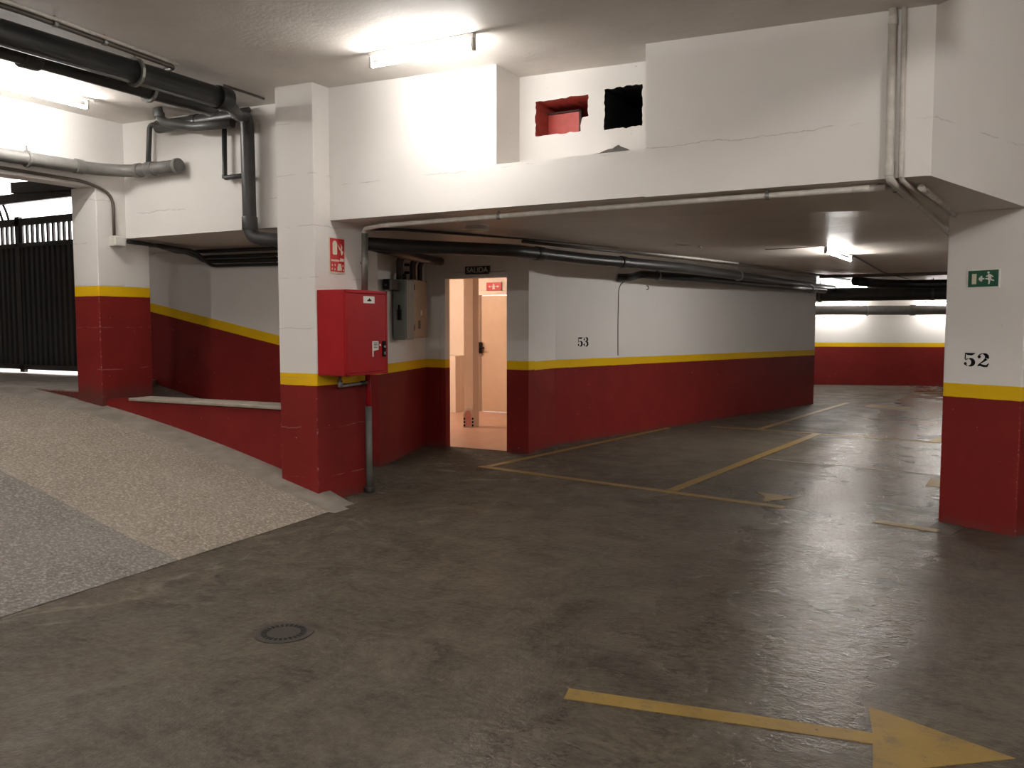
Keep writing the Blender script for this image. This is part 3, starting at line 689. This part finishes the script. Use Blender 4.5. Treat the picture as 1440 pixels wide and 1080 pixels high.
# ================================================================== HOSE CABINET
t = thing('fire_hose_cabinet', 'red metal fire hose cabinet on the side of the center pillar', 'cabinet', (-4.84, 5.87, 1.115))
m = MB(); m.box((-5.0, 5.585, 1.115), (-4.705, 6.16, 1.845)); m.build('body', M['red_gloss'], t, bevel=.006)
d = MB(); d.box((-4.707, 5.605, 1.14), (-4.690, 6.135, 1.815)); d = d.build('door', M['red_gloss'], t, bevel=.004)
m = MB(); m.box((-4.70, 5.585, 1.115), (-4.688, 6.16, 1.138)); m.box((-4.70, 5.585, 1.818), (-4.688, 6.16, 1.845)); m.box((-4.70, 6.137, 1.115), (-4.688, 6.16, 1.845)); m.box((-4.70, 5.585, 1.115), (-4.688, 5.603, 1.845)); m.build('door_rim', M['red_gloss'], t, bevel=.003)
def onface(y0, y1, z0, z1, th=.003, x=-4.690):
    return bx((x, y0, z0), (x + th, y1, z1))
o = onface(5.825, 5.975, 1.735, 1.795).build('sticker', M['sign_white'], d); o['label'] = 'white sticker with a small drawing'
m = MB(); m.slab((-4.687, 5.9, 1.752), (0, 1, 0), (0, 0, 1), (1, 0, 0), [(-.025, 0), (.03, 0), (.03, .012), (.012, .018), (.004, .03), (-.006, .016), (-.025, .01)], .0012); m.build('drawing', M['black'], o)
o = MB(); o.slab((-4.690, 5.94, 1.27), (0, 1, 0), (0, 0, 1), (1, 0, 0), [(0, 0), (.015, -.0), (.015, .05), (.085, .06), (.085, .135), (0, .135)], .003); o = o.build('tag', M['sign_white'], d); o['label'] = 'white torn paper tag'
m = MB()
for k in range(4): m.box((-4.687, 5.957, 1.345 + k * .014), (-4.6862, 6.010, 1.352 + k * .014))
m.build('print', M['pipe_mid'], o)
m = MB(); m.tube([(-4.69, 6.048, 1.37), (-4.684, 6.048, 1.37)], .010, seg=12); m.build('key_button', M['sign_white'], d)
h = onface(6.078, 6.122, 1.265, 1.405, .012).build('latch', M['black'], d, bevel=.004)
m = MB(); m.box((-4.678, 6.09, 1.285), (-4.672, 6.11, 1.31)); m.tube([(-4.680, 6.10, 1.355), (-4.670, 6.10, 1.355)], .010, seg=10); m.build('latch_key', M['galv'], h)
# supply pipe below
t = thing('standpipe', 'vertical grey-green standpipe from the floor up to the red hose cabinet', 'pipe', (-4.955, 6.21, 0))
tb([(-4.955, 6.21, .03), (-4.955, 6.21, .80)], .030).build('lower_pipe', M['steel_green'], t)
o = tb([(-4.955, 6.21, .78), (-4.95, 6.20, 1.12)], .026).build('upper_pipe', M['red_gloss'], t); o['label'] = 'dull red upper length'
m = MB(); m.tube([(-4.955, 6.21, 0), (-4.955, 6.21, .05)], .048, seg=20); m.build('floor_collar', M['iron'], t, bevel=.004)
t = thing('drain_cock', 'small grey elbow pipe under the red hose cabinet', 'pipe', (-4.95, 5.82, 1.0))
tb([(-4.94, 5.80, 1.12), (-4.94, 5.80, 1.01), (-4.94, 6.17, 1.02)], .014, bend=.03, seg=12).build('pipe_run', M['galv'], t)
tb([(-4.94, 5.80, 1.0), (-4.94, 5.80, 1.06)], .022, seg=12).build('valve_body', M['galv'], t)
tb([(-4.94, 6.09, 1.018), (-4.94, 6.15, 1.02)], .022, seg=12).build('coupling', M['pipe_black'], t)

# ================================================================== ELECTRICAL BOXES on the side wall
u = Vector((-.301, .954, 0)); n = Vector((.954, .301, 0)); w0 = Vector((-5.825, 7.755, 0)); UP = Vector((0, 0, 1))
def wb(l0, l1, d0, d1, z0, z1):
    m = MB(); m.obox(w0 + u * l0 + n * d0 + UP * z0, u * (l1 - l0), n * (d1 - d0), UP * (z1 - z0)); return m
c_ = w0 + u * .14 + n * .08
t = thing('switch_cabinet', 'grey steel switch cabinet with a side lever beside the beige box', 'electrical box', (c_.x, c_.y, 1.38))
wb(0, .29, 0, .145, 1.38, 2.055).build('body', M['box_grey'], t, bevel=.006)
wb(.01, .28, .145, .158, 1.395, 2.045).build('door', M['box_grey'], t, bevel=.003)
wb(-.012, 0, .045, .105, 1.60, 1.72).build('lever_plate', M['plate_dark'], t, bevel=.003)
wb(-.035, -.012, .07, .09, 1.60, 1.77).build('lever', M['black'], t, bevel=.004)
c_ = w0 + u * .68 + n * .05
t = thing('switch_cabinet', 'beige steel electrical box behind the grey switch cabinet', 'electrical box', (c_.x, c_.y, 1.39))
wb(.44, .99, 0, .085, 1.39, 2.08).build('body', M['box_beige'], t, bevel=.006)
wb(.45, .98, .085, .097, 1.40, 2.07).build('door', M['box_beige'], t, bevel=.003)
m = wb(.70, .76, .097, .105, 1.66, 1.72); m.build('lock', M['sign_cream'], t, bevel=.004)
for zz in (1.48, 1.95): wb(.43, .45, .08, .11, zz, zz + .07).build('hinge', M['black'], t)
wb(.62, .70, .097, .1005, 1.50, 1.60).build('label_plate', M['conduit_brown'], t)
c_ = w0 + u * -.18
t = thing('meter_box', 'small black box on the wall left of the grey switch cabinet', 'electrical box', (c_.x + .06, c_.y, 1.92))
wb(-.33, -.03, 0, .09, 1.925, 2.045).build('body', M['plate_dark'], t, bevel=.008)
o = wb(-.345, -.33, .012, .08, 1.935, 2.035).build('cover', M['black'], t, bevel=.006)
m = MB(); m.obox(w0 + u * -.348 + n * .03 + UP * 1.97, u * .004, n * .022, UP * .012); m.build('slot', M['pipe_grey'], o)
# cable bundles dropping from the pipe
for i, (l, wd_, cn, lb) in enumerate(((.03, .05, 3, 'left bundle of black cables dropping into the grey switch cabinet'), (.50, .05, 3, 'middle bundle of black cables dropping into the beige box'), (.80, .05, 2, 'right bundle of black cables behind the beige box'))):
    c_ = w0 + u * l + n * .05
    t = thing('cable_bundle', lb, 'cables', (c_.x, c_.y, 2.05))
    for k in range(cn):
        p = w0 + u * (l + k * wd_) + n * .055
        tb([(p.x, p.y, 2.05), (p.x, p.y, 2.30), (p.x + .15, p.y + .02, 2.36)], .022, bend=.08, seg=8).build('cable', M['pipe_black'], t)
for l in (.16, .40):
    for z_ in (2.14, 2.23):
        p = w0 + u * l + n * .0
        m = MB(); m.obox(p + UP * z_, u * .05, n * .05, UP * .03)
        tag(rebase(m.build('cable_clip', M['black'], bevel=.004)), ('lower' if z_ < 2.2 else 'upper') + ' black clip beside the ' + ('left' if l < .3 else 'middle') + ' cable bundle above the switch cabinets', 'clip')
m = MB(); m.tube([w0 + u * .2 + n * .03 + UP * 2.065, w0 + u * .22 + n * .06 + UP * 2.12, w0 + u * .29 + n * .05 + UP * 2.10, w0 + u * .31 + n * .03 + UP * 2.055], .018, bend=.04, seg=8)
tag(rebase(m.build('cable_loop', M['black'])), 'short looped black cable on top of the grey switch cabinet', 'cable')
pipe('drain_pipe', 'black feeder pipe joining the thick pipe above the switch cabinets', 'pipe', [(-5.35, 6.75, 2.33), (-5.45, 7.4, 2.30), (-5.62, 8.0, 2.30), (-5.85, 8.75, 2.32)], .05, 'pipe_black', .15)

# ================================================================== SIGNS
def text(name, s, size, o, u, v, mat, parent=None, th=.002, sx=1.0, bold=0.0):
    """lettering in Blender's built-in face, laid on the plane (u,v) centred at o"""
    c = bpy.data.curves.new(name, 'FONT'); c.body = s; c.size = size; c.align_x = 'CENTER'; c.align_y = 'CENTER'; c.extrude = th / 2; c.offset = bold
    tmp = bpy.data.objects.new(name, c); col.objects.link(tmp)
    dg = bpy.context.evaluated_depsgraph_get(); me = bpy.data.meshes.new_from_object(tmp.evaluated_get(dg))
    bpy.data.objects.remove(tmp); bpy.data.curves.remove(c)
    u = Vector(u).normalized(); v = Vector(v).normalized(); w = u.cross(v)
    Mx = Matrix(((u.x * sx, v.x, w.x, o[0]), (u.y * sx, v.y, w.y, o[1]), (u.z * sx, v.z, w.z, o[2]), (0, 0, 0, 1)))
    me.transform(Mx); me.materials.clear(); me.materials.append(mat)
    ob = bpy.data.objects.new(name, me); col.objects.link(ob)
    if parent is not None:
        off = ORG[parent.name]; me.transform(Matrix.Translation(-off)); ob.parent = parent; ORG[ob.name] = off
    return ob
# SALIDA plate
t = thing('exit_plate', 'dark plate reading SALIDA above the exit doorway', 'sign', (-5.45, 8.97, 2.16))
bx((-5.625, 8.955, 2.16), (-5.275, 8.978, 2.262)).build('plate', M['plate_dark'], t, bevel=.003)
text('lettering', 'SALIDA', .088, (-5.45, 8.953, 2.211), X, Z, M['plate_text'], t, sx=1.05, bold=.001)
# fire extinguisher sign on the pillar
t = thing('extinguisher_sign', 'red and white fire extinguisher sign on the center pillar above the red cabinet', 'sign', (-4.997, 5.85, 2.0))
bx((-5.002, 5.745, 1.995), (-4.994, 5.955, 2.31)).build('backing', M['sign_cream'], t)
bx((-4.995, 5.757, 2.012), (-4.992, 5.943, 2.300)).build('face', M['red_sign'], t)
so = (-4.992, 5.757, 2.012)
def sg(out, nm='symbol', mat='sign_cream'):
    m = MB(); m.slab(so, (0, .186, 0), (0, 0, .288), (1, 0, 0), out, .002); return m.build(nm, M[mat], t)
sg([(.17, .53), (.24, .51), (.42, .51), (.47, .54), (.48, .84), (.43, .91), (.35, .935), (.24, .92), (.17, .86)], 'extinguisher_symbol')
sg([(.55, .82), (.78, .66), (.80, .63), (.66, .66), (.55, .78)], 'hose_symbol')
sg([(.74, .86), (.86, .76), (.80, .66), (.92, .62), (.86, .54), (.78, .5), (.72, .60), (.78, .72)], 'flame_symbol')
for k in range(7): sg([(.06 + k * .075, .31), (.115 + k * .075, .305), (.115 + k * .075, .355), (.06 + k * .075, .37)], 'letter_mark')
sg([(.52, .32), (.95, .32), (.95, .40), (.70, .42), (.68, .34), (.60, .36)], 'smoke_symbol')
sg([(.5, .04), (.80, .04), (.80, .10), (.74, .25), (.56, .25), (.5, .12)], 'telephone_symbol')
for a, b in ((.12, .19), (.32, .20), (.12, .08), (.30, .07), (.88, .19), (.90, .06)): sg([(a - .03, b - .02), (a + .04, b - .025), (a + .03, b + .025), (a - .02, b + .03)], 'mark')
# green emergency exit sign on the right pillar
pu = Vector((.52, -.28, 0)).normalized(); pn = Vector((-pu.y, pu.x, 0)) * -1; pn = Vector((-.4741, -.8805, 0))
p0 = Vector((-.135, 7.372, 1.822)) + pn * .0
t = thing('emergency_exit_sign', 'green emergency exit sign with a running figure on the right pillar', 'sign', p0 + pu * .12)
def gs(x0, x1, z0, z1, d0, d1):
    m = MB(); m.obox(p0 + pu * x0 + UP * z0 + pn * d0, pu * (x1 - x0), UP * (z1 - z0), pn * (d1 - d0)); return m
gs(0, .245, 0, .142, -.002, .008).build('frame', M['sign_white'], t, bevel=.002)
gs(.010, .235, .010, .132, .008, .010).build('face', M['green_sign'], t)
def gp(out, nm):
    m = MB(); m.slab(p0 + pn * .010, pu * .245, UP * .142, pn, out, .0015); return m.build(nm, M['sign_white'], t)
o = MB(); o.slab(p0 + pn * .010, pu * .245, UP * .142, pn, [(.16, .22), (.30, .22), (.30, .76), (.16, .76)], .0015); o = o.build('doorway_symbol', M['sign_cream'], t)
gp([(.36, .48), (.42, .36), (.42, .45), (.54, .45), (.54, .53), (.42, .53), (.42, .62)], 'arrow_symbol'); gp([(.435, .35), (.475, .35), (.475, .64), (.435, .64)], 'arrow_symbol')
gp([(.66 + .035 * math.cos(a), .80 + .055 * math.sin(a)) for a in [i * math.pi / 6 for i in range(12)]], 'head_symbol')
gp([(.66, .74), (.73, .70), (.82, .58), (.80, .55), (.74, .61), (.76, .45), (.84, .40), (.83, .35), (.73, .40), (.70, .50), (.72, .36), (.70, .20), (.66, .20), (.67, .36), (.64, .45), (.57, .46), (.57, .51), (.66, .52), (.65, .60), (.59, .58), (.59, .62), (.65, .68)], 'figure_symbol')
# red hydrant sign inside
t = thing('fire_sign', 'small red sign with white arrows on the lintel inside the doorway', 'sign', (-7.54, 12.98, 2.14))
bx((-7.70, 12.965, 2.145), (-7.405, 12.982, 2.285)).build('plate', M['red_sign'], t)
m = MB()
for out in ([(.12, .5), (.26, .34), (.26, .45), (.38, .45), (.38, .55), (.26, .55), (.26, .66)], [(.88, .5), (.74, .34), (.74, .45), (.62, .45), (.62, .55), (.74, .55), (.74, .66)], [(.42, .15), (.58, .15), (.58, .6), (.52, .85), (.48, .85), (.42, .6)]):
    m.slab((-7.70, 12.963, 2.145), (.295, 0, 0), (0, 0, .14), (0, -1, 0), out, .002)
m.build('symbol', M['sign_white'], t)

# stencilled bay numbers
def stroke(pts, ws):
    L, Rr = [], []
    for i, p in enumerate(pts):
        a = pts[max(0, i - 1)]; b = pts[min(len(pts) - 1, i + 1)]
        dx, dy = b[0] - a[0], b[1] - a[1]; l = math.hypot(dx, dy) or 1
        nx, ny = -dy / l, dx / l
        L.append((p[0] + nx * ws[i] / 2, p[1] + ny * ws[i] / 2)); Rr.append((p[0] - nx * ws[i] / 2, p[1] - ny * ws[i] / 2))
    return L + Rr[::-1]
def arc(cx, cy, rx, ry, a0, a1, n, wf):
    P = [(cx + rx * math.cos(R(a0 + (a1 - a0) * i / n)), cy + ry * math.sin(R(a0 + (a1 - a0) * i / n))) for i in range(n + 1)]
    return stroke(P, [wf(a0 + (a1 - a0) * i / n) for i in range(n + 1)])
heavy = lambda a: .06 + .23 * max(0, math.cos(R(a))) ** 1.2
blob = lambda x, y, r: [(x + r * math.cos(i * math.pi / 8), y + r * math.sin(i * math.pi / 8)) for i in range(16)]
DIG = {
 '5': [stroke([(.10, .97), (.3, .91), (.6, .90), (.82, .97)], [.06, .16, .18, .06]), stroke([(.13, .92), (.12, .52)], [.075, .075]),
       arc(.40, .315, .30, .265, 145, 100, 6, lambda a: .06), arc(.40, .315, .32, .265, 88, -92, 14, heavy), arc(.40, .315, .30, .265, -108, -150, 6, lambda a: .06), blob(.15, .21, .105)],
 '2': [blob(.19, .73, .115), arc(.45, .72, .32, .235, 165, 92, 8, lambda a: .06), arc(.42, .72, .32, .235, 82, -20, 10, heavy),
       stroke([(.70, .60), (.5, .42), (.28, .26), (.12, .13)], [.22, .12, .075, .06]), stroke([(.08, .07), (.28, .15), (.55, .08), (.75, .09), (.88, .27)], [.05, .16, .17, .16, .05])],
 '3': [blob(.19, .76, .105), arc(.43, .755, .28, .20, 160, 95, 6, lambda a: .055), arc(.42, .755, .28, .20, 85, -80, 12, heavy), stroke([(.30, .53), (.46, .53)], [.07, .07]),
       arc(.42, .28, .33, .245, 78, -88, 14, heavy), arc(.42, .28, .31, .245, -102, -155, 6, lambda a: .055), blob(.16, .22, .11)]}
def bay(txt, label, o, u, n, h):
    o = Vector(o); u = Vector(u).normalized(); n = Vector(n).normalized()
    t = thing('bay_number', label, 'painted number', o)
    for i, ch in enumerate(txt):
        m = MB()
        for q, out in enumerate(DIG[ch]):
            m.slab(o + u * (i * h * .95), u * h, UP * h, n, out, .0012 + .0002 * q)
        m.build('digit', M['black'], t)
bu = Vector((1.9, 7.61, 0)).normalized()
bay('53', 'black stencilled number 53 on the white wall behind the bay', Vector((-4.701, 10.262, 1.258)) + Vector((.97, -.242, 0)) * .001, bu, (.97, -.242, 0), .125)
bay('52', 'black stencilled number 52 on the right pillar', Vector((-.142, 7.376, 1.232)) + pn * .001, pu, pn, .105)
# crack of the cable down the bay wall
def wallpt(s, z, d=.004):
    p = Vector((-4.81, 9.82, 0)) + bu * s; return (p.x + .97 * d, p.y - .242 * d, z)
m = MB(); m.tube([wallpt(1.50, 2.17, .03), wallpt(1.41, 2.12), wallpt(1.355, 2.04), wallpt(1.345, 1.6), wallpt(1.35, 1.12)], .006, bend=.06, seg=6)
tag(rebase(m.build('cable', M['plate_dark'])), 'thin dark cable hanging down the wall right of the number 53', 'cable')
for s_, z_, lb in ((2.05, 2.06, 'small hook on the white bay wall below the lower black pipe'),):
    m = MB(); m.tube([wallpt(s_, z_ + .05, .0), wallpt(s_, z_ + .04, .03), wallpt(s_, z_, .03), wallpt(s_ - .04, z_ - .01, .02)], .006, bend=.02, seg=6); tag(rebase(m.build('hook', M['plate_dark'])), lb, 'hook')
m = MB(); m.tube([(-3.05, 8.95, 2.445), (-2.95, 9.1, 2.42), (-2.83, 9.35, 2.43), (-2.80, 9.4, 2.40)], .008, bend=.02, seg=6)
tag(rebase(m.build('hook', M['galv'])), 'bent wire hanging from the low soffit between the beam and the bay wall', 'wire')

# ================================================================== FLOOR MARKINGS
def flat(name, label, cat, pts, z=.003, group=None, mat='line'):
    m = MB(); a = sum(pts[i][0] * pts[(i + 1) % len(pts)][1] - pts[(i + 1) % len(pts)][0] * pts[i][1] for i in range(len(pts)))
    if a < 0: pts = pts[::-1]
    m.prism(pts, z - .0025, z)
    return tag(rebase(m.build(name, M[mat])), label, cat, group)
def seg(name, label, a, b, w=.10, **k):
    a = Vector(a); b = Vector(b); d = (b - a).normalized(); s = Vector((-d.y, d.x)) * w / 2
    return flat(name, label, 'floor line', [tuple(a - s), tuple(b - s), tuple(b + s), tuple(a + s)], **k)
LG = 'yellow bay lines'
seg('parking_line', 'yellow line across the front of bay 53 ending near the short arrow', (-4.80, 7.93), (-1.45, 7.38), .10, group=LG)
seg('parking_line', 'yellow line along the foot of the bay 53 wall', (-4.72, 7.93), (-4.12, 12.3), .09, z=.0042, group=LG)
seg('parking_line', 'yellow line dividing bay 53 from the aisle side', (-2.52, 7.62), (-2.05, 12.62), .11, z=.0048, group=LG)
seg('parking_line', 'yellow line across the back of the near bays', (-3.62, 12.80), (-.42, 12.50), .09, group=LG)
seg('parking_line', 'yellow line of the second row running on towards the far wall', (-2.90, 12.7), (-2.35, 18.0), .10, z=.0042, group=LG)
seg('parking_line', 'short yellow line beside the foot of the right pillar', (-.72, 7.21), (-.26, 7.09), .10, group=LG)
seg('parking_line', 'thin yellow line in front of the far wall', (-1.4, 21.45), (-.2, 21.9), .12, group=LG)
flat('floor_arrow', 'large yellow arrow pointing right in the foreground', 'floor arrow', [(-1.505, 3.215), (-.325, 3.415), (-.365, 3.65), (.145, 3.455), (-.29, 3.10), (-.315, 3.325), (-1.48, 3.115)])
flat('floor_arrow', 'small worn yellow arrowhead beside the end of the bay line', 'floor arrow', [(-1.82, 7.95), (-1.44, 7.84), (-1.66, 7.52), (-1.69, 7.74)], z=.0052)
flat('floor_arrow', 'yellow block mark in the far aisle', 'floor mark', [(-1.97, 17.3), (-1.9, 17.85), (-1.16, 17.6), (-1.19, 16.95)])
flat('floor_arrow', 'yellow triangle beside the right pillar at the cross line', 'floor arrow', [(-.66, 12.40), (-.42, 13.35), (-.35, 12.45)], z=.0052)
flat('floor_arrow', 'small yellow patch just left of the right pillar', 'floor mark', [(-.46, 9.02), (-.30, 9.04), (-.30, 9.5), (-.44, 9.48)])
flat('floor_patch', 'square grey repair patch at the foot of the right pillar', 'floor patch', [(-.36, 7.05), (-.17, 7.0), (-.10, 7.30), (-.28, 7.42)], mat='patch', z=.0028)

flat('floor_joint', 'pale filled joint across the bay floor towards the right pillar', 'floor joint', [(-2.21, 9.975), (-1.21, 9.85), (-.37, 9.71), (-.37, 9.74), (-1.21, 9.88), (-2.21, 10.0)], mat='coping')
# drain cover
t = thing('drain_cover', 'round slotted iron drain cover set in the floor', 'drain cover', (-3.045, 3.12, 0))
m = MB(); m.ring((-3.045, 3.12, .0), Z, .118, .148, .004, 48); m.build('rim', M['iron'], t)
m = MB(); m.tube([(-3.045, 3.12, .0), (-3.045, 3.12, .003)], .119, seg=48); m.build('lid', M['iron'], t)
for i in range(26):
    a = 2 * math.pi * i / 26; m = MB()
    d = Vector((math.cos(a), math.sin(a), 0)); s = Vector((-d.y, d.x, 0))
    m.obox(Vector((-3.045, 3.12, .0025)) + d * .084 - s * .008, d * .028, s * .016, UP * .0014); m.build('slot', M['dark_void'], t)  # dark plates on the lid paint in the shade of open slots

# ================================================================== WORLD + CAMERA
w = bpy.data.worlds.new('sky'); scn.world = w; w.use_nodes = True
bg = w.node_tree.nodes['Background']; bg.inputs[0].default_value = (1.0, .95, .95, 1); bg.inputs[1].default_value = 3.0
cam = bpy.data.cameras.new('camera'); cam.sensor_width = 36; cam.lens = 30.0; cam.clip_start = .05
co = bpy.data.objects.new('camera', cam); col.objects.link(co)
co.location = (0, 0, 1.55); co.rotation_euler = (R(90) - math.atan(83.5 / 1200), 0, R(29)); scn.camera = co
vs = scn.view_settings
vs.view_transform = 'Standard'; vs.look = 'None'; vs.gamma = 1; vs.use_curve_mapping = False; vs.exposure = 1.22
